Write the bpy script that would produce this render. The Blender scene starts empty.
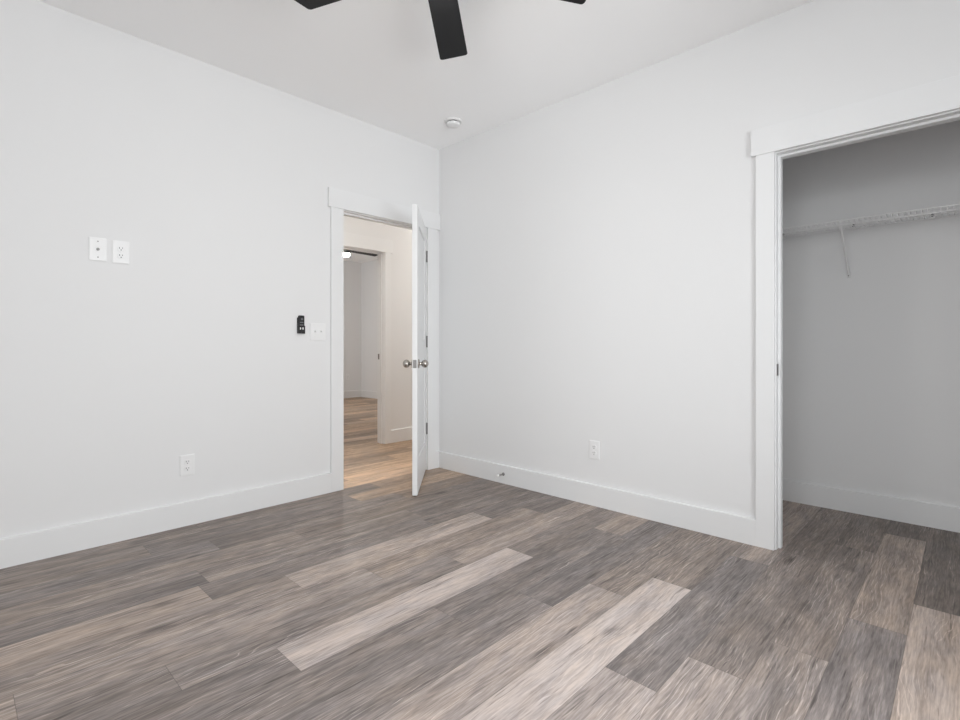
import bpy, bmesh, math, random
from mathutils import Vector, Matrix
C = bpy.context.scene.collection
sc = bpy.context.scene
random.seed(7)
H = 2.745

# ------------------------------------------------------------------ camera
cd = bpy.data.cameras.new('camera'); cam = bpy.data.objects.new('camera', cd); C.objects.link(cam)
sc.camera = cam
cam.location = (0, 0, 1.05)
YAW = math.radians(43.7277)
cam.rotation_euler = (math.pi / 2, 0, YAW - math.pi / 2)
cd.sensor_width = 36.0
cd.lens = 508.6 / 960 * 36.0
cd.shift_y = -14.5 / 960
cd.clip_start = 0.02

# ------------------------------------------------------------------ world, lights, exposure
w = bpy.data.worlds.new('world'); sc.world = w; w.use_nodes = True
bg = w.node_tree.nodes['Background']; bg.inputs[0].default_value = (0.82, 0.90, 1.0, 1); bg.inputs[1].default_value = 0.35
sc.view_settings.view_transform = 'Standard'; sc.view_settings.look = 'None'
sc.view_settings.gamma = 1.0; sc.view_settings.exposure = 0.06; sc.view_settings.use_curve_mapping = False
try:
    sc.cycles.use_denoising = True; sc.cycles.denoising_input_passes = 'RGB_ALBEDO_NORMAL'; sc.cycles.denoising_prefilter = 'ACCURATE'
    sc.cycles.max_bounces = 14; sc.cycles.diffuse_bounces = 10; sc.cycles.transparent_max_bounces = 12
    sc.cycles.sample_clamp_indirect = 6.0; sc.cycles.use_adaptive_sampling = False
    sc.cycles.pixel_filter_type = 'BLACKMAN_HARRIS'; sc.cycles.filter_width = 1.5
    sc.cycles.caustics_reflective = False; sc.cycles.caustics_refractive = False
except Exception:
    pass

def area(name, loc, direction, sx, sy, power, col):
    l = bpy.data.lights.new(name, 'AREA'); l.shape = 'RECTANGLE'; l.size = sx; l.size_y = sy
    l.energy = power; l.color = col
    o = bpy.data.objects.new(name, l); C.objects.link(o); o.location = loc
    o.rotation_euler = Vector(direction).to_track_quat('-Z', 'Y').to_euler()
    return o
# daylight outside the windows behind the camera
BX, BY = -1.45, -1.25                     # inner faces of the two walls behind the camera
W1 = (0.10, 1.90, 0.30, 2.15)             # window_1 (x0, x1, z0, z1) in the wall at BY
W2 = (-1.00, 0.60, 0.30, 2.15)             # window_2 (y0, y1, z0, z1) in the wall at BX
area('daylight', ((W1[0]+W1[1])/2, BY-0.22, (W1[2]+W1[3])/2), (0, 1, -0.22), 1.9, 1.9, 121, (0.955, 0.985, 1.0))
area('daylight', (BX-0.22, (W2[0]+W2[1])/2, (W2[2]+W2[3])/2), (1, 0, -0.22), 1.7, 1.9, 62, (0.955, 0.985, 1.0))
# daylight outside the window of the far room
WF = (6.3, 8.3, 0.75, 2.2)                # y0, y1, z0, z1 in the far room's left wall
area('daylight', (1.65, (WF[0]+WF[1])/2, (WF[2]+WF[3])/2), (1, 0, 0), 1.9, 1.4, 45, (0.955, 0.985, 1.0))

# ------------------------------------------------------------------ materials
def newmat(name):
    m = bpy.data.materials.new(name); m.use_nodes = True
    return m, m.node_tree.nodes, m.node_tree.links, m.node_tree.nodes['Principled BSDF']
def simple(name, col, rough=0.5, metal=0.0, bump=0.0, scale=200.0, emit=0.0, ecol=(1, 1, 1)):
    m, n, l, b = newmat(name)
    b.inputs['Base Color'].default_value = (*col, 1); b.inputs['Roughness'].default_value = rough
    b.inputs['Metallic'].default_value = metal
    if emit:
        b.inputs['Emission Color'].default_value = (*ecol, 1); b.inputs['Emission Strength'].default_value = emit
    tc = n.new('ShaderNodeTexCoord'); no = n.new('ShaderNodeTexNoise'); no.inputs['Scale'].default_value = scale
    no.inputs['Detail'].default_value = 3.0
    l.new(tc.outputs['Object'], no.inputs['Vector'])
    # faint roughness variation keeps every finish procedural
    mr = n.new('ShaderNodeMapRange'); mr.inputs['To Min'].default_value = max(0.02, rough - 0.04); mr.inputs['To Max'].default_value = min(1, rough + 0.04)
    l.new(no.outputs['Fac'], mr.inputs['Value']); l.new(mr.outputs['Result'], b.inputs['Roughness'])
    if bump:
        bu = n.new('ShaderNodeBump'); bu.inputs['Strength'].default_value = bump; bu.inputs['Distance'].default_value = 0.001
        l.new(no.outputs['Fac'], bu.inputs['Height']); l.new(bu.outputs['Normal'], b.inputs['Normal'])
    return m
M = {}
M['wall'] = simple('wall_paint', (0.76, 0.76, 0.762), 0.7, bump=0.15, scale=260)
M['ceiling'] = simple('ceiling_paint', (0.93, 0.93, 0.932), 0.9, bump=0.12, scale=220)
M['trim'] = simple('trim_paint', (0.772, 0.775, 0.778), 0.42, bump=0.03, scale=60)
M['door'] = simple('door_paint', (0.76, 0.763, 0.766), 0.40, bump=0.03, scale=60)
M['plastic'] = simple('white_plastic', (0.80, 0.80, 0.80), 0.32)
M['slot'] = simple('dark_slot', (0.03, 0.03, 0.03), 0.6)
M['black'] = simple('black_plastic', (0.010, 0.010, 0.011), 0.45)
M['grey_mark'] = simple('grey_print', (0.16, 0.16, 0.17), 0.5)
M['nickel'] = simple('satin_nickel', (0.44, 0.41, 0.38), 0.24, 1.0)
M['nickel_dark'] = simple('hinge_nickel', (0.27, 0.26, 0.255), 0.5, 1.0)
M['blade'] = simple('matte_black_blade', (0.019, 0.019, 0.020), 0.5, bump=0.05, scale=90)
M['blade'].node_tree.nodes['Principled BSDF'].inputs['Specular IOR Level'].default_value = 0.1
M['fan_body'] = simple('matte_black_metal', (0.015, 0.015, 0.016), 0.4)
M['lens'] = simple('lit_lens', (0.9, 0.9, 0.9), 0.5, emit=85.0, ecol=(1.0, 0.98, 0.95))
M['far_lens'] = simple('far_lit_lens', (0.9, 0.9, 0.9), 0.5, emit=190.0, ecol=(1.0, 0.95, 0.88))
M['warm_lens'] = simple('warm_lit_lens', (0.9, 0.9, 0.9), 0.5, emit=92.0, ecol=(1.0, 0.955, 0.885))
M['wire'] = simple('white_vinyl_wire', (0.80, 0.80, 0.80), 0.4)
M['rubber'] = simple('white_rubber', (0.85, 0.85, 0.84), 0.6)
def glass_mat():
    m, n, l, b = newmat('window_glass')
    out = n['Material Output']; n.remove(b)
    t = n.new('ShaderNodeBsdfTransparent'); g = n.new('ShaderNodeBsdfGlossy'); g.inputs['Roughness'].default_value = 0.02
    f = n.new('ShaderNodeFresnel'); f.inputs['IOR'].default_value = 1.45
    mx = n.new('ShaderNodeMixShader'); l.new(f.outputs[0], mx.inputs[0]); l.new(t.outputs[0], mx.inputs[1]); l.new(g.outputs[0], mx.inputs[2])
    l.new(mx.outputs[0], out.inputs['Surface'])
    return m
M['glass'] = glass_mat()

def plank_mat():
    m, n, l, b = newmat('vinyl_plank')
    def nd(t, **kw):
        x = n.new(t)
        for k, v in kw.items(): setattr(x, k, v)
        return x
    def math_(op, a, bb=None, clamp=False):
        x = nd('ShaderNodeMath', operation=op, use_clamp=clamp)
        for i, v in enumerate((a, bb)):
            if v is None: continue
            if isinstance(v, (int, float)): x.inputs[i].default_value = v
            else: l.new(v, x.inputs[i])
        return x.outputs[0]
    def mapr(v, a, bb, c, d):
        x = nd('ShaderNodeMapRange'); x.inputs[1].default_value = a; x.inputs[2].default_value = bb
        x.inputs[3].default_value = c; x.inputs[4].default_value = d; l.new(v, x.inputs[0]); return x.outputs[0]
    def mixc(f, a, bb, mode='MIX'):
        x = nd('ShaderNodeMix', data_type='RGBA', blend_type=mode)
        if isinstance(f, (int, float)): x.inputs[0].default_value = f
        else: l.new(f, x.inputs[0])
        for i, v in ((6, a), (7, bb)):
            if isinstance(v, tuple): x.inputs[i].default_value = (*v, 1)
            else: l.new(v, x.inputs[i])
        return x.outputs[2]
    uv = nd('ShaderNodeUVMap', uv_map='plank'); at = nd('ShaderNodeAttribute', attribute_name='tone')
    sep = nd('ShaderNodeSeparateColor'); l.new(at.outputs['Color'], sep.inputs[0])
    tone, rnd, hue = sep.outputs[0], sep.outputs[1], sep.outputs[2]
    su = nd('ShaderNodeSeparateXYZ'); l.new(uv.outputs['UV'], su.inputs[0]); U, V = su.outputs[0], su.outputs[1]
    off = math_('MULTIPLY', rnd, 57.0)
    def vec(sx, sy, warp=None):
        c = nd('ShaderNodeCombineXYZ')
        l.new(math_('MULTIPLY', U, sx), c.inputs[0])
        vy = math_('MULTIPLY', V, sy)
        if warp is not None: vy = math_('ADD', vy, warp)
        l.new(vy, c.inputs[1]); l.new(off, c.inputs[2]); return c.outputs[0]
    def noise(v, det=4, rough=0.6, dist=0.0, scale=1.0):
        x = nd('ShaderNodeTexNoise'); x.inputs['Scale'].default_value = scale; x.inputs['Detail'].default_value = det
        x.inputs['Roughness'].default_value = rough; x.inputs['Distortion'].default_value = dist
        l.new(v, x.inputs['Vector']); return x.outputs['Fac']
    warp = math_('MULTIPLY', math_('SUBTRACT', noise(vec(2.2, 9.0), 2), 0.5), 2.2)
    broad = noise(vec(1.6, 16.0), 3, 0.55)                 # wide tonal bands along the board
    streak = noise(vec(3.2, 80.0, warp), 5, 0.70)          # grain streaks
    fine = noise(vec(14.0, 190.0, warp), 2, 0.60)           # fine ticking
    blot = noise(vec(5.5, 15.0), 3, 0.6, 0.6)
    # cathedral rings
    rx = nd('ShaderNodeTexWave', wave_type='BANDS', bands_direction='Y', wave_profile='SAW'); rx.inputs['Scale'].default_value = 1.0
    rx.inputs['Distortion'].default_value = 7.0; rx.inputs['Detail'].default_value = 3.0; rx.inputs['Detail Scale'].default_value = 0.9
    l.new(vec(2.2, 22.0, warp), rx.inputs['Vector']); ring = rx.outputs['Fac']
    ringmask = mapr(noise(vec(1.5, 6.0), 2), 0.46, 0.58, 0.0, 1.0)
    # value of the board
    t = math_('ADD', tone, mapr(broad, 0.3, 0.7, -0.12, 0.12))
    t = math_('ADD', t, mapr(streak, 0.30, 0.70, -0.10, 0.10))
    t = math_('ADD', t, mapr(fine, 0.3, 0.7, -0.13, 0.13))
    t = math_('ADD', t, mapr(blot, 0.3, 0.7, -0.06, 0.06))
    dark = noise(vec(4.5, 85.0, warp), 3, 0.6)
    t = math_('SUBTRACT', t, mapr(dark, 0.60, 0.70, 0.0, 0.30))
    lime = math_('MULTIPLY', mapr(ring, 0.80, 0.98, 0.0, 1.0), math_('MULTIPLY', ringmask, mapr(fine, 0.35, 0.6, 0.2, 1.0)))
    t = math_('ADD', t, math_('MULTIPLY', lime, 0.40))
    # small dark knots
    vo = nd('ShaderNodeTexVoronoi'); vo.inputs['Scale'].default_value = 1.0; l.new(vec(2.6, 9.0, math_('MULTIPLY', warp, 0.15)), vo.inputs['Vector'])
    vs = nd('ShaderNodeSeparateColor'); l.new(vo.outputs['Color'], vs.inputs[0])
    knot = math_('MULTIPLY', mapr(vo.outputs['Distance'], 0.03, 0.22, 1.0, 0.0), mapr(vs.outputs[0], 0.70, 0.75, 0.0, 1.0))
    knot = math_('MULTIPLY', knot, mapr(streak, 0.35, 0.6, 1.0, 0.35))
    t = math_('SUBTRACT', t, math_('MULTIPLY', knot, 0.45))
    cr = nd('ShaderNodeValToRGB'); l.new(t, cr.inputs[0])
    e = cr.color_ramp.elements
    e[0].position = 0.0; e[0].color = (0.0721, 0.0560, 0.0515, 1)
    e[1].position = 1.0; e[1].color = (0.6180, 0.5450, 0.5099, 1)
    for p, c in ((0.3, (0.1640, 0.1385, 0.1265)), (0.5, (0.2640, 0.2255, 0.2065)), (0.75, (0.4429, 0.3780, 0.3485))):
        q = e.new(p); q.color = (*c, 1)
    col = cr.outputs[0]
    warmc = mixc(1.0, col, (1.06, 0.99, 0.90), 'MULTIPLY'); coolc = mixc(1.0, col, (0.965, 0.990, 1.035), 'MULTIPLY')
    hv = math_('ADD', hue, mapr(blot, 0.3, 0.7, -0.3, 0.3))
    lamp_brown = mixc(1.0, col, (1.18, 0.96, 0.70), 'MULTIPLY')  # warm hall lamplight put into the board colour
    col = mixc(mapr(hv, 1.0, 2.0, 0.0, 1.0), mixc(hv, coolc, warmc), lamp_brown)
    # joint lines
    edv = math_('MINIMUM', V, math_('SUBTRACT', 0.1745, V)); edu = math_('MINIMUM', U, math_('SUBTRACT', 1.22, U))
    seam = mapr(math_('MINIMUM', edv, edu), 0.0003, 0.0014, 0.55, 0.0)
    col = mixc(seam, col, (0.06, 0.05, 0.045))
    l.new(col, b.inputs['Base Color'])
    l.new(mapr(streak, 0.3, 0.7, 0.50, 0.40), b.inputs['Roughness'])
    b.inputs['Specular IOR Level'].default_value = 0.40
    bu = nd('ShaderNodeBump'); bu.inputs['Strength'].default_value = 0.18; bu.inputs['Distance'].default_value = 0.0008
    l.new(math_('ADD', streak, math_('MULTIPLY', fine, 0.6)), bu.inputs['Height']); l.new(bu.outputs[0], b.inputs['Normal'])
    return m
M['plank'] = plank_mat()

# ------------------------------------------------------------------ mesh helpers
def box(bm, x0, x1, y0, y1, z0, z1):
    vs = [bm.verts.new(p) for p in ((x0,y0,z0),(x1,y0,z0),(x1,y1,z0),(x0,y1,z0),(x0,y0,z1),(x1,y0,z1),(x1,y1,z1),(x0,y1,z1))]
    for f in ((0,3,2,1),(4,5,6,7),(0,1,5,4),(1,2,6,5),(2,3,7,6),(3,0,4,7)): bm.faces.new([vs[i] for i in f])
    return vs
def tube(bm, a, b, r, n=10, r2=None):
    a, b = Vector(a), Vector(b); d = (b - a).normalized(); r2 = r if r2 is None else r2
    u = d.orthogonal().normalized(); v = d.cross(u)
    ra = []; rb = []
    for i in range(n):
        t = 2 * math.pi * i / n; e = u * math.cos(t) + v * math.sin(t)
        ra.append(bm.verts.new(a + e * r)); rb.append(bm.verts.new(b + e * r2))
    for i in range(n): bm.faces.new((ra[i], ra[(i+1) % n], rb[(i+1) % n], rb[i]))
    bm.faces.new(ra[::-1]); bm.faces.new(rb)
def lathe(bm, prof, n=40, mat=None):
    """prof: (radius, height) from one pole to the other; axis +Z, then mat."""
    rings = []
    for r, z in prof:
        if r < 1e-6: rings.append([bm.verts.new((0, 0, z))])
        else: rings.append([bm.verts.new((r*math.cos(2*math.pi*i/n), r*math.sin(2*math.pi*i/n), z)) for i in range(n)])
    for A, B in zip(rings, rings[1:]):
        for i in range(n):
            j = (i+1) % n
            if len(A) == 1 and len(B) == 1: continue
            if len(A) == 1: bm.faces.new((A[0], B[j], B[i]))
            elif len(B) == 1: bm.faces.new((A[i], A[j], B[0]))
            else: bm.faces.new((A[i], A[j], B[j], B[i]))
    if mat is not None: bmesh.ops.transform(bm, matrix=mat, verts=[v for R in rings for v in R])
def prism(bm, outline, z0, z1):
    a = [bm.verts.new((x, y, z0)) for x, y in outline]; b = [bm.verts.new((x, y, z1)) for x, y in outline]
    n = len(a)
    for i in range(n): bm.faces.new((a[i], a[(i+1) % n], b[(i+1) % n], b[i]))
    bm.faces.new(a[::-1]); bm.faces.new(b)
    return a + b
def rrect(w, h, r, seg=5):
    o = []
    for cx, cy, a0 in ((w/2-r, h/2-r, 0), (-w/2+r, h/2-r, 90), (-w/2+r, -h/2+r, 180), (w/2-r, -h/2+r, 270)):
        for i in range(seg+1):
            a = math.radians(a0 + 90*i/seg); o.append((cx + r*math.cos(a), cy + r*math.sin(a)))
    return o
def obj(name, bm, mat, parent=None, smooth=False, bevel=0.0, seg=2):
    bmesh.ops.recalc_face_normals(bm, faces=bm.faces[:])
    me = bpy.data.meshes.new(name); bm.to_mesh(me); bm.free()
    me.materials.append(mat)
    o = bpy.data.objects.new(name, me); C.objects.link(o)
    if parent is not None: o.parent = parent
    if smooth:
        for p in me.polygons: p.use_smooth = True
        me.set_sharp_from_angle(angle=math.radians(38))
    if bevel:
        md = o.modifiers.new('edge', 'BEVEL'); md.width = bevel; md.segments = seg; md.limit_method = 'ANGLE'; md.angle_limit = math.radians(40)
    return o
def tag(o, label=None, cat=None, group=None, kind=None):
    for k, v in (('label', label), ('category', cat), ('group', group), ('kind', kind)):
        if v: o[k] = v
    return o
def struct(name, bm, mat, label=None, cat=None, bevel=0.0):
    o = obj(name, bm, mat, bevel=bevel); return tag(o, label, cat, kind='structure')
def empty(name, loc, label, cat, group=None, rot=None, kind=None):
    o = bpy.data.objects.new(name, None); C.objects.link(o); o.location = loc; o.empty_display_size = 0.05
    if rot is not None: o.rotation_euler = rot
    return tag(o, label, cat, group, kind)
def copy_tree(o, parent=None):
    c = o.copy(); C.objects.link(c)
    if parent is not None: c.parent = parent
    for ch in [x for x in bpy.data.objects if x.parent == o]: copy_tree(ch, c)
    return c
NB = bmesh.new

# ------------------------------------------------------------------ floor: every plank a quad with its own tone
YL, XR = 3.297, 2.937                      # faces of the left and the right wall
PW, PL, PY0 = 0.1745, 1.22, 0.155
joints = {-1: 2.71, 0: 2.40, 1: 2.02, 2: 1.727, 3: 1.484, 4: 2.204, 5: 1.956, 6: 2.90, 7: 2.567, 8: 2.006, 9: 1.712, 10: 1.355,
          11: 2.28, 12: 0.755, 13: 2.02, 14: 1.35, 15: 0.97, 16: 1.925, 17: 1.0}
# tones of the boards: row -> list of (x inside the board, tone, warmth; towards the hall it includes painted lamplight)
known = {
 -1: [(2.0, .72, .75), (3.0, .34, .6), (4.2, .34, .6)],
 0: [(1.9, .51, .1), (3.0, .60, .85), (4.2, .30, .5), (0.6, .5, .4)],
 1: [(1.5, .54, .4), (2.6, .46, .5), (3.8, .36, .6), (0.3, .5, .4)],
 2: [(1.2, .60, .35), (2.4, .42, .45), (3.5, .46, .6)],
 3: [(1.0, .66, .35), (2.0, .41, .1), (3.2, .60, .6)],
 4: [(1.6, .84, .4), (2.8, .40, .6), (0.5, .80, .4)],
 5: [(1.4, .64, .5), (2.5, .40, .65), (0.3, .62, .4)],
 6: [(2.2, .38, .12), (1.2, .44, .25), (0.3, .5, .4)],
 7: [(2.0, .41, .3), (2.75, .58, .8), (0.9, .42, .3)],
 8: [(1.5, .78, .4), (2.5, .42, .5), (0.3, .42, .3)],
 9: [(1.1, .47, .4), (2.3, .56, .7), (0.1, .42, .4)],
 10: [(0.8, .56, .5), (2.0, .50, .8), (2.8, .34, .4), (-0.3, .58, .7)],
 11: [(1.6, .68, .65), (0.6, .54, .6), (2.7, .36, .4), (-0.6, .58, .9)],
 12: [(0.2, .66, .85), (1.3, .40, .35), (2.5, .38, .5)],
 13: [(1.3, .46, .55), (0.3, .42, .3), (2.5, .42, .6)],
 14: [(0.8, .49, .7), (1.9, .44, .8), (2.8, .44, .5)],
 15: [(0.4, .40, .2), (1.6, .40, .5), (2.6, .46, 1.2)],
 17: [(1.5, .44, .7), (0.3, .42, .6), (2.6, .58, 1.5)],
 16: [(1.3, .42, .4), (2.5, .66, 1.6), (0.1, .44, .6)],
}
bm = NB(); uvl = bm.loops.layers.uv.new('plank'); cl = bm.loops.layers.float_color.new('tone')
rg = random.Random(3)
X0, X1, Y0f, Y1f = BX - 0.12, 6.1, BY - 0.12, 9.2
row = math.floor((Y0f - PY0) / PW)
while PY0 + row * PW < Y1f:
    ya, yb = PY0 + row * PW, PY0 + (row + 1) * PW
    j = joints.get(row, 0.37 * row % 1.22)
    k = math.floor((X0 - j) / PL)
    while j + k * PL < X1:
        xa, xb = j + k * PL, j + (k + 1) * PL
        tone = rg.choice((.3, .36, .42, .48, .55, .66)) + (.12 if ya > 2.9 else 0); hue = rg.uniform(.2, .8) + (1.4 if ya > 2.9 else 0); r = rg.random()  # boards past the doorway: warm lamplight painted in as lighter, browner colour
        for xs, t_, h_ in known.get(row, ()):
            if xa <= xs < xb: tone, hue = t_, h_
        a, b_, c, d = max(xa, X0), min(xb, X1), max(ya, Y0f), min(yb, Y1f)
        f = bm.faces.new([bm.verts.new(p) for p in ((a, c, 0), (b_, c, 0), (b_, d, 0), (a, d, 0))])
        for lp in f.loops:
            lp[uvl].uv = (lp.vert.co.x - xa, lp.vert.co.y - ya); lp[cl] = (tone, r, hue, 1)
        k += 1
    row += 1
bmesh.ops.remove_doubles(bm, verts=bm.verts[:], dist=1e-5)
# thickness below the wear surface
bv = [bm.verts.new(p) for p in ((X0, Y0f, -0.03), (X1, Y0f, -0.03), (X1, Y1f, -0.03), (X0, Y1f, -0.03), (X0, Y0f, -0.001), (X1, Y0f, -0.001), (X1, Y1f, -0.001), (X0, Y1f, -0.001))]
for q in ((0,3,2,1), (0,1,5,4), (1,2,6,5), (2,3,7,6), (3,0,4,7)): bm.faces.new([bv[i] for i in q])
me = bpy.data.meshes.new('floor'); bm.to_mesh(me); bm.free(); me.materials.append(M['plank'])
fo = bpy.data.objects.new('floor', me); C.objects.link(fo); tag(fo, kind='structure')

# ------------------------------------------------------------------ walls and ceiling
T = 0.12
bm = NB(); box(bm, X0, X1, Y0f, Y1f, H, H + 0.1); struct('ceiling', bm, M['ceiling'])
# left wall with the bedroom doorway
DL0, DL1, DH = 1.997, 2.788, 2.036
bm = NB()
box(bm, X0, DL0 - 0.019, YL, YL + T, 0, H); box(bm, DL1 + 0.019, X1, YL, YL + T, 0, H); box(bm, DL0 - 0.019, DL1 + 0.019, YL, YL + T, DH + 0.019, H)
struct('wall_left', bm, M['wall'])
# right wall with the closet opening
CR1, CR0 = 0.705, -0.52
bm = NB()
box(bm, XR, XR + T, CR1 + 0.019, YL, 0, H); box(bm, XR, XR + T, BY, CR0 - 0.019, 0, H); box(bm, XR, XR + T, CR0 - 0.019, CR1 + 0.019, DH + 0.019, H)
struct('wall_right', bm, M['wall'])
# walls behind the camera, each with a window opening
bm = NB(); x0, x1, z0, z1 = W1
box(bm, X0, x0, BY - T, BY, 0, H); box(bm, x1, X1, BY - T, BY, 0, H); box(bm, x0, x1, BY - T, BY, 0, z0); box(bm, x0, x1, BY - T, BY, z1, H)
struct('wall_rear', bm, M['wall'])
bm = NB(); y0, y1, z0, z1 = W2
box(bm, BX - T, BX, BY, y0, 0, H); box(bm, BX - T, BX, y1, YL, 0, H); box(bm, BX - T, BX, y0, y1, 0, z0); box(bm, BX - T, BX, y0, y1, z1, H)
struct('wall_side', bm, M['wall'])
# closet
CX = 3.937; CYA, CYB = 1.05, -0.95
bm = NB(); box(bm, CX, CX + T, CYB - T, CYA + T, 0, H); struct('wall_closet_back', bm, M['wall'])
bm = NB(); box(bm, XR + T, CX, CYA, CYA + T, 0, H); struct('wall_closet_left', bm, M['wall'])
bm = NB(); box(bm, XR + T, CX, CYB - T, CYB, 0, H); struct('wall_closet_right', bm, M['wall'])
# hall wall opposite, with the doorway to the far room
YH, TH = 4.492, 0.115
HD0, HD1 = 2.42, 3.211
bm = NB()
box(bm, X0, HD0 - 0.019, YH, YH + TH, 0, H); box(bm, HD1 + 0.019, X1, YH, YH + TH, 0, H); box(bm, HD0 - 0.019, HD1 + 0.019, YH, YH + TH, DH + 0.019, H)
struct('wall_hall', bm, M['wall'])
bm = NB(); box(bm, 0.4, 0.52, YL + T, YH, 0, H); struct('wall_hall_end', bm, M['wall'])
bm = NB(); box(bm, 5.9, 6.02, YL + T, YH, 0, H); struct('wall_hall_far_end', bm, M['wall'])
# far room
FX, FY, FX0 = 5.85, 8.96, 2.0
bm = NB(); box(bm, FX0 - T, X1, FY, FY + T, 0, H); struct('wall_far_back', bm, M['wall'])
bm = NB(); box(bm, FX, FX + T, YH + TH, FY, 0, H); struct('wall_far_right', bm, M['wall'])
bm = NB(); y0, y1, z0, z1 = WF
box(bm, FX0 - T, FX0, YH + TH, y0, 0, H); box(bm, FX0 - T, FX0, y1, FY, 0, H); box(bm, FX0 - T, FX0, y0, y1, 0, z0); box(bm, FX0 - T, FX0, y0, y1, z1, H)
struct('wall_far_left', bm, M['wall'])

# ------------------------------------------------------------------ windows (behind the camera and in the far room)
def window(name, axis, c, a0, a1, z0, z1, t):
    """sash window filling an opening; axis 'y': wall plane y=c, spans x a0..a1; axis 'x' likewise."""
    def bx(bm, p0, p1, q0, q1, r0, r1):
        if axis == 'y': box(bm, p0, p1, q0, q1, r0, r1)
        else: box(bm, q0, q1, p0, p1, r0, r1)
    m0, m1 = c - t * 0.75, c - t * 0.35
    bm = NB(); f = 0.05
    bx(bm, a0, a0 + f, m0, m1, z0, z1); bx(bm, a1 - f, a1, m0, m1, z0, z1); bx(bm, a0 + f, a1 - f, m0, m1, z0, z0 + f); bx(bm, a0 + f, a1 - f, m0, m1, z1 - f, z1)
    mz = (z0 + z1) / 2; bx(bm, a0 + f, a1 - f, m0, m1, mz - 0.025, mz + 0.025)
    mx = (a0 + a1) / 2; bx(bm, mx - 0.03, mx + 0.03, m0, m1, z0 + f, z1 - f)
    root = struct(name, bm, M['trim'])
    mm = (m0 + m1) / 2; bm = NB(); bx(bm, a0 + f * .6, a1 - f * .6, mm - 0.003, mm + 0.003, z0 + f * .6, z1 - f * .6)
    obj('pane', bm, M['glass'], root)
    bm = NB(); bx(bm, a0 - 0.08, a1 + 0.08, c, c + 0.03, z0 - 0.03, z0); bx(bm, a0 - 0.09, a0, c, c + 0.018, z0, z1); bx(bm, a1, a1 + 0.09, c, c + 0.018, z0, z1); bx(bm, a0 - 0.11, a1 + 0.11, c, c + 0.022, z1, z1 + 0.14)
    obj('casing', bm, M['trim'], root)
window('window_1', 'y', BY, *W1, T)
window('window_2', 'x', BX, *W2, T)
window('window_3', 'x', FX0, *WF, T)

# ------------------------------------------------------------------ baseboards
BH, BT = 0.138, 0.018
def base_profile(bm, p, q, nrm):
    """board from p to q on the floor, standing out along nrm, with an eased top."""
    p, q, nv = Vector((*p, 0)), Vector((*q, 0)), Vector((*nrm, 0))
    prof = ((0, 0), (BT, 0), (BT, BH - 0.003), (BT - 0.003, BH), (0, BH))
    A = [bm.verts.new(p + nv * d + Vector((0, 0, z))) for d, z in prof]; B = [bm.verts.new(q + nv * d + Vector((0, 0, z))) for d, z in prof]
    n = len(A)
    for i in range(n): bm.faces.new((A[i], A[(i+1) % n], B[(i+1) % n], B[i]))
    bm.faces.new(A[::-1]); bm.faces.new(B)
def baseboard(name, *segs):
    bm = NB()
    for s in segs: base_profile(bm, *s)
    return struct(name, bm, M['trim'])
CW = 0.098
baseboard('baseboard_left', ((BX, YL), (DL0 - 0.006 - CW, YL), (0, -1)), ((DL1 + 0.006 + CW, YL), (XR, YL), (0, -1)))
baseboard('baseboard_right', ((XR, YL - BT), (XR, CR1 + 0.006 + 0.086), (-1, 0)), ((XR, CR0 - 0.006 - 0.086), (XR, BY), (-1, 0)))
baseboard('baseboard_closet_back', ((CX, CYA - BT), (CX, CYB + BT), (-1, 0)))
baseboard('baseboard_closet_left', ((XR + T, CYA), (CX, CYA), (0, -1)))
baseboard('baseboard_closet_right', ((XR + T, CYB), (CX, CYB), (0, 1)))
baseboard('baseboard_hall', ((0.52, YH), (HD0 - 0.006 - 0.078, YH), (0, -1)), ((HD1 + 0.006 + 0.078, YH), (5.9, YH), (0, -1)))
baseboard('baseboard_far_back', ((FX0, FY), (FX - BT, FY), (0, -1)))
baseboard('baseboard_far_right', ((FX, FY), (FX, YH + TH), (-1, 0)))
baseboard('baseboard_rear', ((BX, BY), (XR - BT, BY), (0, 1)))
baseboard('baseboard_side', ((BX, BY + BT), (BX, YL - BT), (1, 0)))

# ------------------------------------------------------------------ door casings and jambs
def casing_local(bm, a0, a1, top, cw, w0, w1, t=0.018, ext=0.022):
    """casing in the local frame: along x, face towards -y at y=0 (w0/w1 limit the head)."""
    r = 0.006
    box(bm, a0 - r - cw, a0 - r, -t, 0, 0, top + r); box(bm, a1 + r, a1 + r + cw, -t, 0, 0, top + r)
    h0 = a0 - r - cw - ext if w0 is None else w0; h1 = a1 + r + cw + ext if w1 is None else w1
    box(bm, h0, h1, -t - 0.004, 0, top + r, top + r + 0.137)
def jamb_local(bm, a0, a1, top, depth, j=0.019, stop0=0.045):
    box(bm, a0 - j, a0, 0, depth, 0, top); box(bm, a1, a1 + j, 0, depth, 0, top); box(bm, a0 - j, a1 + j, 0, depth, top, top + j)
    s0, s1, st = stop0, stop0 + 0.034, 0.011
    box(bm, a0, a0 + st, s0, s1, 0, top); box(bm, a1 - st, a1, s0, s1, 0, top); box(bm, a0 + st, a1 - st, s0, s1, top - st, top)
def place(bm, mat): bmesh.ops.transform(bm, matrix=mat, verts=bm.verts[:])
# bedroom doorway (local x = world x, y = world y)
bm = NB(); casing_local(bm, DL0, DL1, DH, CW, None, XR - 0.003); place(bm, Matrix.Translation((0, YL, 0))); struct('trim_1', bm, M['trim'], bevel=0.0015)
bm = NB(); jamb_local(bm, DL0, DL1, DH, T, stop0=0.037); place(bm, Matrix.Translation((0, YL, 0))); struct('trim_2', bm, M['trim'])
bm = NB(); casing_local(bm, -DL1, -DL0, DH, CW, None, None); place(bm, Matrix.Translation((0, YL + T, 0)) @ Matrix.Rotation(math.pi, 4, 'Z')); struct('trim_3', bm, M['trim'])
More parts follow.
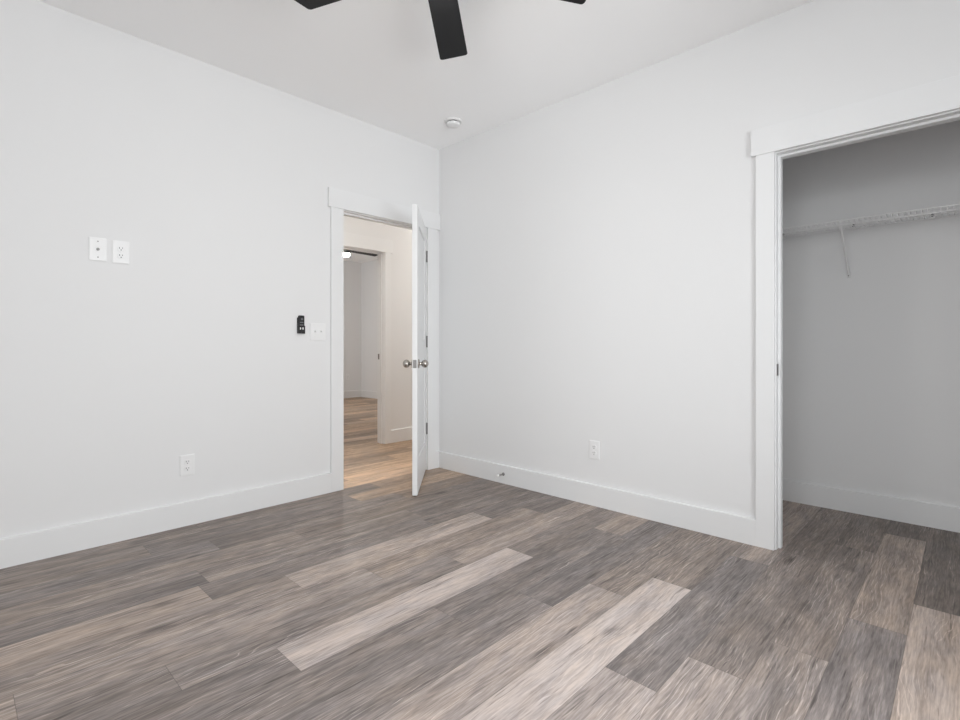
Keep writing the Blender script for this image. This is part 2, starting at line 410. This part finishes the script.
# closet opening: local x -> world -y, local y -> world +x
RC = Matrix.Translation((XR, 0, 0)) @ Matrix.Rotation(-math.pi / 2, 4, 'Z')
bm = NB(); casing_local(bm, -CR1, -CR0, DH, 0.086, None, None); place(bm, RC); struct('trim_4', bm, M['trim'], bevel=0.0015)
bm = NB(); jamb_local(bm, -CR1, -CR0, DH, T, stop0=0.04); place(bm, RC)
cj = struct('trim_5', bm, M['trim'])
bm = NB(); box(bm, XR + 0.006, XR + 0.036, CR1 - 0.0015, CR1 + 0.0005, 0.895, 0.955); obj('strike_plate', bm, M['nickel_dark'], cj)['label'] = 'metal strike plate on the closet jamb'
# far-room doorway in the hall wall
bm = NB(); casing_local(bm, HD0, HD1, DH, 0.078, None, None); place(bm, Matrix.Translation((0, YH, 0))); struct('trim_6', bm, M['trim'], bevel=0.0015)
bm = NB(); jamb_local(bm, HD0, HD1, DH, TH, stop0=0.03); place(bm, Matrix.Translation((0, YH, 0)))
hj = struct('trim_7', bm, M['trim'])
bm = NB(); box(bm, HD1 - 0.0015, HD1 + 0.0005, YH + 0.070, YH + 0.105, 0.90, 0.96); obj('strike_plate', bm, M['nickel_dark'], hj)['label'] = 'dark metal strike plate on the far jamb'

# ------------------------------------------------------------------ bedroom door, standing open
DWID, DTH, DZ0, DZ1 = 0.772, 0.035, 0.012, 2.03
OPEN = 45.3
hx, hy = DL1 - 0.003, YL - 0.004
# local frame: hinge at origin, door runs along -x, room face at y=0, hall face at y=+DTH
def door_leaf():
    bm = NB()
    st, rl = 0.115, 0.12; x0, x1 = -DWID, -0.002
    box(bm, x0, x0 + st, 0, DTH, DZ0, DZ1); box(bm, x1 - st, x1, 0, DTH, DZ0, DZ1)
    rails = ((DZ0, 0.25), (0.95, 1.10), (DZ1 - rl, DZ1))
    for a, b in rails: box(bm, x0 + st, x1 - st, 0, DTH, a, b)
    for a, b in ((0.25, 0.95), (1.10, DZ1 - rl)):
        box(bm, x0 + st, x1 - st, 0.009, DTH - 0.009, a, b)                      # sunk panel
        # raised field with sloped margins, both faces
        for s in (0, 1):
            yo, yi = (0.009, 0.003) if s == 0 else (DTH - 0.009, DTH - 0.003)
            o = [(x0 + st + 0.02, a + 0.02), (x1 - st - 0.02, a + 0.02), (x1 - st - 0.02, b - 0.02), (x0 + st + 0.02, b - 0.02)]
            i_ = [(x0 + st + 0.05, a + 0.05), (x1 - st - 0.05, a + 0.05), (x1 - st - 0.05, b - 0.05), (x0 + st + 0.05, b - 0.05)]
            O = [bm.verts.new((x, yo, z)) for x, z in o]; I = [bm.verts.new((x, yi, z)) for x, z in i_]
            for k in range(4): bm.faces.new((O[k], O[(k+1) % 4], I[(k+1) % 4], I[k]))
            bm.faces.new(I)
    return bm
door = obj('door_1', door_leaf(), M['door'], bevel=0.001, seg=1)
door.location = (hx, hy, 0); door.rotation_euler = (0, 0, math.radians(OPEN))
tag(door, kind='structure')
def knob(yface, sgn):
    prof = [(0, 0), (0.033, 0), (0.033, 0.004), (0.029, 0.009), (0.014, 0.012), (0.0115, 0.016), (0.011, 0.022)]
    for i in range(13):                                    # the ball
        t = math.radians(158 - i * 158 / 12); prof.append((0.0285 * math.sin(t), 0.047 + 0.026 * math.cos(t)))
    prof[-1] = (0, 0.073)
    bm = NB(); lathe(bm, prof, 36, Matrix.Translation((-DWID + 0.06, yface, 0.922)) @ Matrix.Rotation(-sgn * math.pi / 2, 4, 'X'))
    return bm
o = obj('door_knob', knob(0.0, -1), M['nickel'], door, smooth=True); o['label'] = 'brushed nickel round knob on the bedroom side'
o = obj('door_knob', knob(DTH, 1), M['nickel'], door, smooth=True); o['label'] = 'brushed nickel round knob on the hall side'
bm = NB(); vs = prism(bm, rrect(0.025, 0.057, 0.004), 0, 0.002); box(bm, -0.006, 0.006, -0.011, 0.011, 0.002, 0.011)
place(bm, Matrix.Translation((-DWID + 0.0005, DTH / 2, 0.922)) @ Matrix.Rotation(-math.pi / 2, 4, 'Y') @ Matrix.Rotation(math.pi / 2, 4, 'Z'))
obj('latch_plate', bm, M['nickel_dark'], door)['label'] = 'nickel latch plate on the door edge'
for z in (1.80, 1.083, 0.350):
    bm = NB(); tube(bm, (0.002, -0.007, z - 0.045), (0.002, -0.007, z + 0.045), 0.0078, 14)
    tube(bm, (0.002, -0.007, z + 0.045), (0.002, -0.007, z + 0.049), 0.0085, 14, 0.003); tube(bm, (0.002, -0.007, z - 0.049), (0.002, -0.007, z - 0.045), 0.003, 14, 0.0085)
    box(bm, -0.0025, -0.0005, 0.0, 0.030, z - 0.044, z + 0.044)
    obj('hinge', bm, M['nickel_dark'], door, smooth=True)['label'] = 'dark satin metal butt hinge'

# ------------------------------------------------------------------ wall plates
# local frame: plate in the x-z plane, facing -y, back at y=0
def wallrot(side): return (0, 0, 0) if side == 'L' else (0, 0, -math.pi / 2)
def plate_bm(w, h):
    bm = NB(); vs = prism(bm, rrect(w, h, 0.004), 0, 0.0035)
    top = prism(bm, rrect(w - 0.006, h - 0.006, 0.004), 0.0035, 0.006)
    place(bm, Matrix.Rotation(math.pi / 2, 4, 'X')); return bm
def screw_bm(x, z):
    bm = NB(); lathe(bm, [(0, 0), (0.0035, 0), (0.003, 0.001), (0, 0.0013)], 16, Matrix.Translation((x, -0.006, z)) @ Matrix.Rotation(math.pi / 2, 4, 'X')); return bm
def outlet_faces(root):
    for dz in (0.0195, -0.0195):
        bm = NB(); o = []
        for i in range(28):
            a = 2 * math.pi * i / 28; o.append((max(-0.0172, min(0.0172, 0.0172 * math.cos(a))), max(-0.0142, min(0.0142, 0.0172 * math.sin(a)))))
        prism(bm, o, 0.006, 0.0085); place(bm, Matrix.Translation((0, 0, dz)) @ Matrix.Rotation(math.pi / 2, 4, 'X'))
        f = obj('receptacle', bm, M['plastic'], root, bevel=0.0006)
        bm = NB()
        box(bm, -0.0078, -0.0052, -0.0088, -0.0082, dz - 0.002 + 0.001, dz + 0.0075); box(bm, 0.0052, 0.0078, -0.0088, -0.0082, dz + 0.0002, dz + 0.0068)
        lathe(bm, [(0, 0), (0.0029, 0), (0.0029, 0.0006), (0, 0.0006)], 16, Matrix.Translation((0, -0.0082, dz - 0.0075)) @ Matrix.Rotation(math.pi / 2, 4, 'X'))
        obj('slots', bm, M['slot'], f)['label'] = 'dark plug slots'
def make_outlet(loc, side, label):
    root = empty('power_outlet', loc, label, 'outlet', rot=wallrot(side))
    obj('plate', plate_bm(0.078, 0.122), M['plastic'], root, bevel=0.001)
    outlet_faces(root)
    obj('screw', screw_bm(0, 0), M['plastic'], root, smooth=True)
    return root
o1 = make_outlet((0.643, YL, 1.552), 'L', 'white double power outlet high on the left wall, right beside the cable plate')
o2 = copy_tree(o1); o2.location = (0.966, YL, 0.350); o2['label'] = 'white double power outlet low on the left wall, above its baseboard'
o3 = copy_tree(o1); o3.location = (XR, 1.767, 0.364); o3.rotation_euler = wallrot('R'); o3['label'] = 'white double power outlet low on the right wall, nearer the closet'
# cable plate
r = empty('cable_plate', (0.5425, YL, 1.555), 'white cable wall plate with one small dark socket in the middle', 'wall plate')
obj('plate', plate_bm(0.078, 0.122), M['plastic'], r, bevel=0.001)
bm = NB(); lathe(bm, [(0, 0), (0.0075, 0), (0.0075, 0.003), (0.005, 0.003), (0.005, 0.010), (0.0022, 0.010), (0.0022, 0.004), (0, 0.004)], 20, Matrix.Translation((0, -0.006, 0)) @ Matrix.Rotation(math.pi / 2, 4, 'X'))
obj('socket', bm, M['nickel_dark'], r, smooth=True)['label'] = 'dark metal threaded cable socket'
for dz in (0.0415, -0.0415): obj('screw', screw_bm(0, dz), M['nickel_dark'], r, smooth=True)
# double light switch
r = empty('light_switch', (1.795, YL, 1.146), 'white double light switch plate beside the doorway, right of the black remote', 'light switch')
obj('plate', plate_bm(0.120, 0.122), M['plastic'], r, bevel=0.001)
for dx in (-0.023, 0.023):
    bm = NB(); box(bm, dx - 0.006, dx + 0.006, -0.0068, -0.0058, -0.0125, 0.0125); col = obj('toggle_frame', bm, M['plastic'], r)
    bm = NB(); vs = box(bm, dx - 0.0042, dx + 0.0042, -0.019, -0.006, -0.004, 0.004)
    for v in vs:
        if v.co.y < -0.01: v.co.z = v.co.z * 0.7 + 0.007
    obj('toggle', bm, M['plastic'], col, bevel=0.0008)
    for dz in (0.030, -0.030): obj('screw', screw_bm(dx, dz), M['plastic'], r, smooth=True)
# fan remote on the wall
r = empty('remote_control', (1.667, YL, 1.196), 'black fan remote control in its wall holder, left of the light switch', 'remote control')
bm = NB()
prism(bm, rrect(0.041, 0.118, 0.007), 0.006, 0.019); place(bm, Matrix.Rotation(math.pi / 2, 4, 'X')); obj('body', bm, M['black'], r, bevel=0.002)
bm = NB(); o = [(-0.025, -0.064), (0.025, -0.064), (0.025, -0.012), (0.0215, -0.010), (0.0215, -0.058), (-0.0215, -0.058), (-0.0215, -0.010), (-0.025, -0.012)]
prism(bm, o, 0, 0.019); box(bm, -0.025, 0.025, -0.064, 0.045, 0, 0.006); place(bm, Matrix.Rotation(math.pi / 2, 4, 'X'))
obj('holder', bm, M['black'], r)
for dx, dz, rr, m_ in ((-0.009, -0.030, 0.0050, 'plastic'), (0.009, -0.030, 0.0050, 'plastic')):
    bm = NB(); prism(bm, rrect(0.008, 0.0155, 0.003), 0.019, 0.0205); place(bm, Matrix.Translation((dx, 0, dz)) @ Matrix.Rotation(math.pi / 2, 4, 'X'))
    obj('button', bm, M[m_], r)['label'] = 'small white button'
bm = NB(); prism(bm, rrect(0.014, 0.014, 0.0065), 0.019, 0.0202); place(bm, Matrix.Translation((0.002, 0, 0.034)) @ Matrix.Rotation(math.pi / 2, 4, 'X')); obj('button', bm, M['grey_mark'], r)['label'] = 'round dark grey button'
for dz in (0.012, -0.006):
    bm = NB(); prism(bm, rrect(0.026, 0.006, 0.002), 0.019, 0.0200); place(bm, Matrix.Translation((0, 0, dz)) @ Matrix.Rotation(math.pi / 2, 4, 'X')); obj('button', bm, M['grey_mark'], r)['label'] = 'flat dark grey button'
# far room outlet (seen through both doorways)
o4 = copy_tree(o1); o4.location = (5.53, FY, 0.42); o4.rotation_euler = wallrot('L'); o4['label'] = 'tiny white power outlet on the back wall of the far room'

# ------------------------------------------------------------------ smoke detector
r = empty('smoke_detector', (2.635, 2.80, H), 'round white smoke detector on the ceiling near the corner', 'smoke detector')
bm = NB(); lathe(bm, [(0, 0), (0.068, 0), (0.068, -0.008), (0.064, -0.013), (0, -0.013)], 48); obj('mount', bm, M['plastic'], r, smooth=True)
bm = NB(); lathe(bm, [(0, -0.013), (0.046, -0.013), (0.046, -0.019), (0, -0.019)], 48); obj('vent', bm, M['slot'], r, smooth=True)['label'] = 'dark vent gap'
bm = NB(); lathe(bm, [(0, -0.019), (0.052, -0.019), (0.053, -0.026), (0.049, -0.036), (0.036, -0.042), (0, -0.043)], 48); obj('cover', bm, M['plastic'], r, smooth=True)

# ------------------------------------------------------------------ ceiling fans
def make_fan(loc, angle, blade_r, bw, zb, label, lens_mat, pitch=9.7):
    root = empty('ceiling_fan', loc, label, 'ceiling fan')
    d = zb - H
    bm = NB(); lathe(bm, [(0, 0), (0.085, 0), (0.085, -0.02), (0.07, -0.045), (0.03, -0.05), (0, -0.05)], 48); obj('canopy', bm, M['fan_body'], root, smooth=True)
    bm = NB(); lathe(bm, [(0, -0.045), (0.05, -0.045), (0.085, d + 0.055), (0.105, d + 0.045), (0.108, d - 0.02), (0.09, d - 0.035), (0, d - 0.035)], 48); obj('motor', bm, M['fan_body'], root, smooth=True)
    light = obj('light_kit', (lambda b: (lathe(b, [(0, d - 0.035), (0.088, d - 0.035), (0.092, d - 0.048), (0.088, d - 0.056), (0, d - 0.056)], 48), b)[1])(NB()), M['fan_body'], root, smooth=True)
    bm = NB(); lathe(bm, [(0, d - 0.056), (0.083, d - 0.056), (0.083, d - 0.080), (0.078, d - 0.092), (0.055, d - 0.097), (0, d - 0.099)], 48); obj('lens', bm, lens_mat, light, smooth=True)['label'] = 'glowing white round lens'
    for k in range(5):
        bm = NB(); L0, L1 = 0.15, blade_r
        o = rrect(L1 - L0, bw, 0.016, 5); o = [(x + (L0 + L1) / 2, y * (0.84 + 0.16 * (x + (L1 - L0) / 2) / (L1 - L0))) for x, y in o]
        prism(bm, o, -0.003, 0.003)
        m = Matrix.Translation((0, 0, d)) @ Matrix.Rotation(math.radians(angle + 72 * k), 4, 'Z') @ Matrix.Rotation(math.radians(-pitch), 4, 'X')
        place(bm, m); b = obj('blade', bm, M['blade'], root, bevel=0.001)
        bm = NB(); prism(bm, [(0.09, -0.022), (0.20, -0.038), (0.20, 0.038), (0.09, 0.022)], 0.003, 0.008); place(bm, m); obj('bracket', bm, M['fan_body'], b)
    return root
FZ = 2.54
make_fan((1.3025, 1.4855, H), 40.4, 0.661, 0.145, FZ, 'black five-blade ceiling fan with a lit lens over the bedroom floor', M['lens'])
F2 = (4.152, 6.828)
make_fan((F2[0], F2[1], H), 3.0, 0.630, 0.14, 2.50, 'black ceiling fan with a lit lens seen through both doorways', M['far_lens'], 4.0)

# ------------------------------------------------------------------ hall ceiling lamp
def hall_lamp(x, label):
    r = empty('ceiling_lamp', (x, 3.94, H), label, 'lamp')
    bm = NB(); lathe(bm, [(0, 0), (0.15, 0), (0.15, -0.03), (0, -0.03)], 48); obj('base', bm, M['trim'], r, smooth=True)
    bm = NB(); lathe(bm, [(0, -0.03), (0.14, -0.03), (0.13, -0.06), (0.08, -0.085), (0, -0.09)], 48); obj('lens', bm, M['warm_lens'], r, smooth=True)
hall_lamp(1.35, 'round flush lamp on the hall ceiling, left of the doorway')
hall_lamp(4.75, 'round flush lamp on the hall ceiling, right of the doorway')

# ------------------------------------------------------------------ closet wire shelf
SZ, SD = 1.789, 0.305
xb, xf = CX - 0.006, CX - SD
ya, yb = CYA - 0.004, CYB + 0.004
r = empty('wire_shelf', (CX, 0.05, SZ), 'white wire closet shelf fixed along the closet back wall', 'shelf')
def sub(bm): place(bm, Matrix.Translation((-CX, -0.05, -SZ))); return bm
bm = NB()
for x, z in ((xb - 0.004, SZ - 0.004), (xf + 0.10, SZ - 0.005), (xf + 0.20, SZ - 0.005)): tube(bm, (x, ya, z), (x, yb, z), 0.0028, 8)
n = int((ya - yb) / 0.0254)
for i in range(n + 1):
    y = yb + 0.004 + i * 0.0254; tube(bm, (xb, y, SZ), (xf, y, SZ), 0.0018, 6)
obj('deck', sub(bm), M['wire'], r, smooth=True)
bm = NB()
for z in (SZ - 0.003, SZ - 0.031): tube(bm, (xf, ya, z), (xf, yb, z), 0.0034, 8)
for i in range(n + 1):
    y = yb + 0.004 + i * 0.0254; tube(bm, (xf, y, SZ), (xf, y, SZ - 0.031), 0.0018, 6)
obj('front_lip', sub(bm), M['wire'], r, smooth=True)
for y in (0.537, -0.55):
    bm = NB(); a, b = Vector((xf + 0.006, y, SZ - 0.028)), Vector((CX - 0.008, y, 1.503))
    tube(bm, a, b, 0.0062, 10); tube(bm, b, b + Vector((0, 0, -0.028)), 0.008, 10, 0.006); tube(bm, a, a + Vector((0, 0, 0.026)), 0.006, 10)
    br = obj('brace', sub(bm), M['wire'], r, smooth=True)
    bm = NB(); lathe(bm, [(0, 0), (0.004, 0), (0.004, 0.002), (0, 0.002)], 14, Matrix.Translation((CX - 0.016, y, 1.490)) @ Matrix.Rotation(-math.pi / 2, 4, 'Y')); obj('screw', sub(bm), M['nickel_dark'], br)
for y in (0.90, 0.512, 0.142, -0.25, -0.65):
    bm = NB(); box(bm, CX - 0.016, CX, y - 0.010, y + 0.010, SZ - 0.012, SZ + 0.022)
    cp = obj('wall_clip', sub(bm), M['wire'], r, bevel=0.002)
    bm = NB(); lathe(bm, [(0, 0), (0.008, 0), (0.008, 0.0022), (0, 0.0022)], 14, Matrix.Translation((CX - 0.0155, y, SZ + 0.012)) @ Matrix.Rotation(-math.pi / 2, 4, 'Y')); obj('screw', sub(bm), M['slot'], cp)['label'] = 'dark screw hole'

# ------------------------------------------------------------------ door stop on the right baseboard
r = empty('door_stop', (XR - BT, 2.545, 0.072), 'small metal door stop with white tip on the right baseboard', 'door stop')
R_ = Matrix.Rotation(-math.pi / 2, 4, 'Y')
bm = NB(); lathe(bm, [(0, 0), (0.012, 0), (0.012, 0.003), (0.006, 0.008), (0.0048, 0.014), (0.0048, 0.058), (0, 0.058)], 24, R_); obj('rod', bm, M['nickel_dark'], r, smooth=True)
bm = NB(); lathe(bm, [(0, 0.056), (0.0085, 0.056), (0.009, 0.062), (0.008, 0.072), (0.005, 0.075), (0, 0.075)], 24, R_); obj('tip', bm, M['rubber'], r, smooth=True)['label'] = 'white rubber tip'
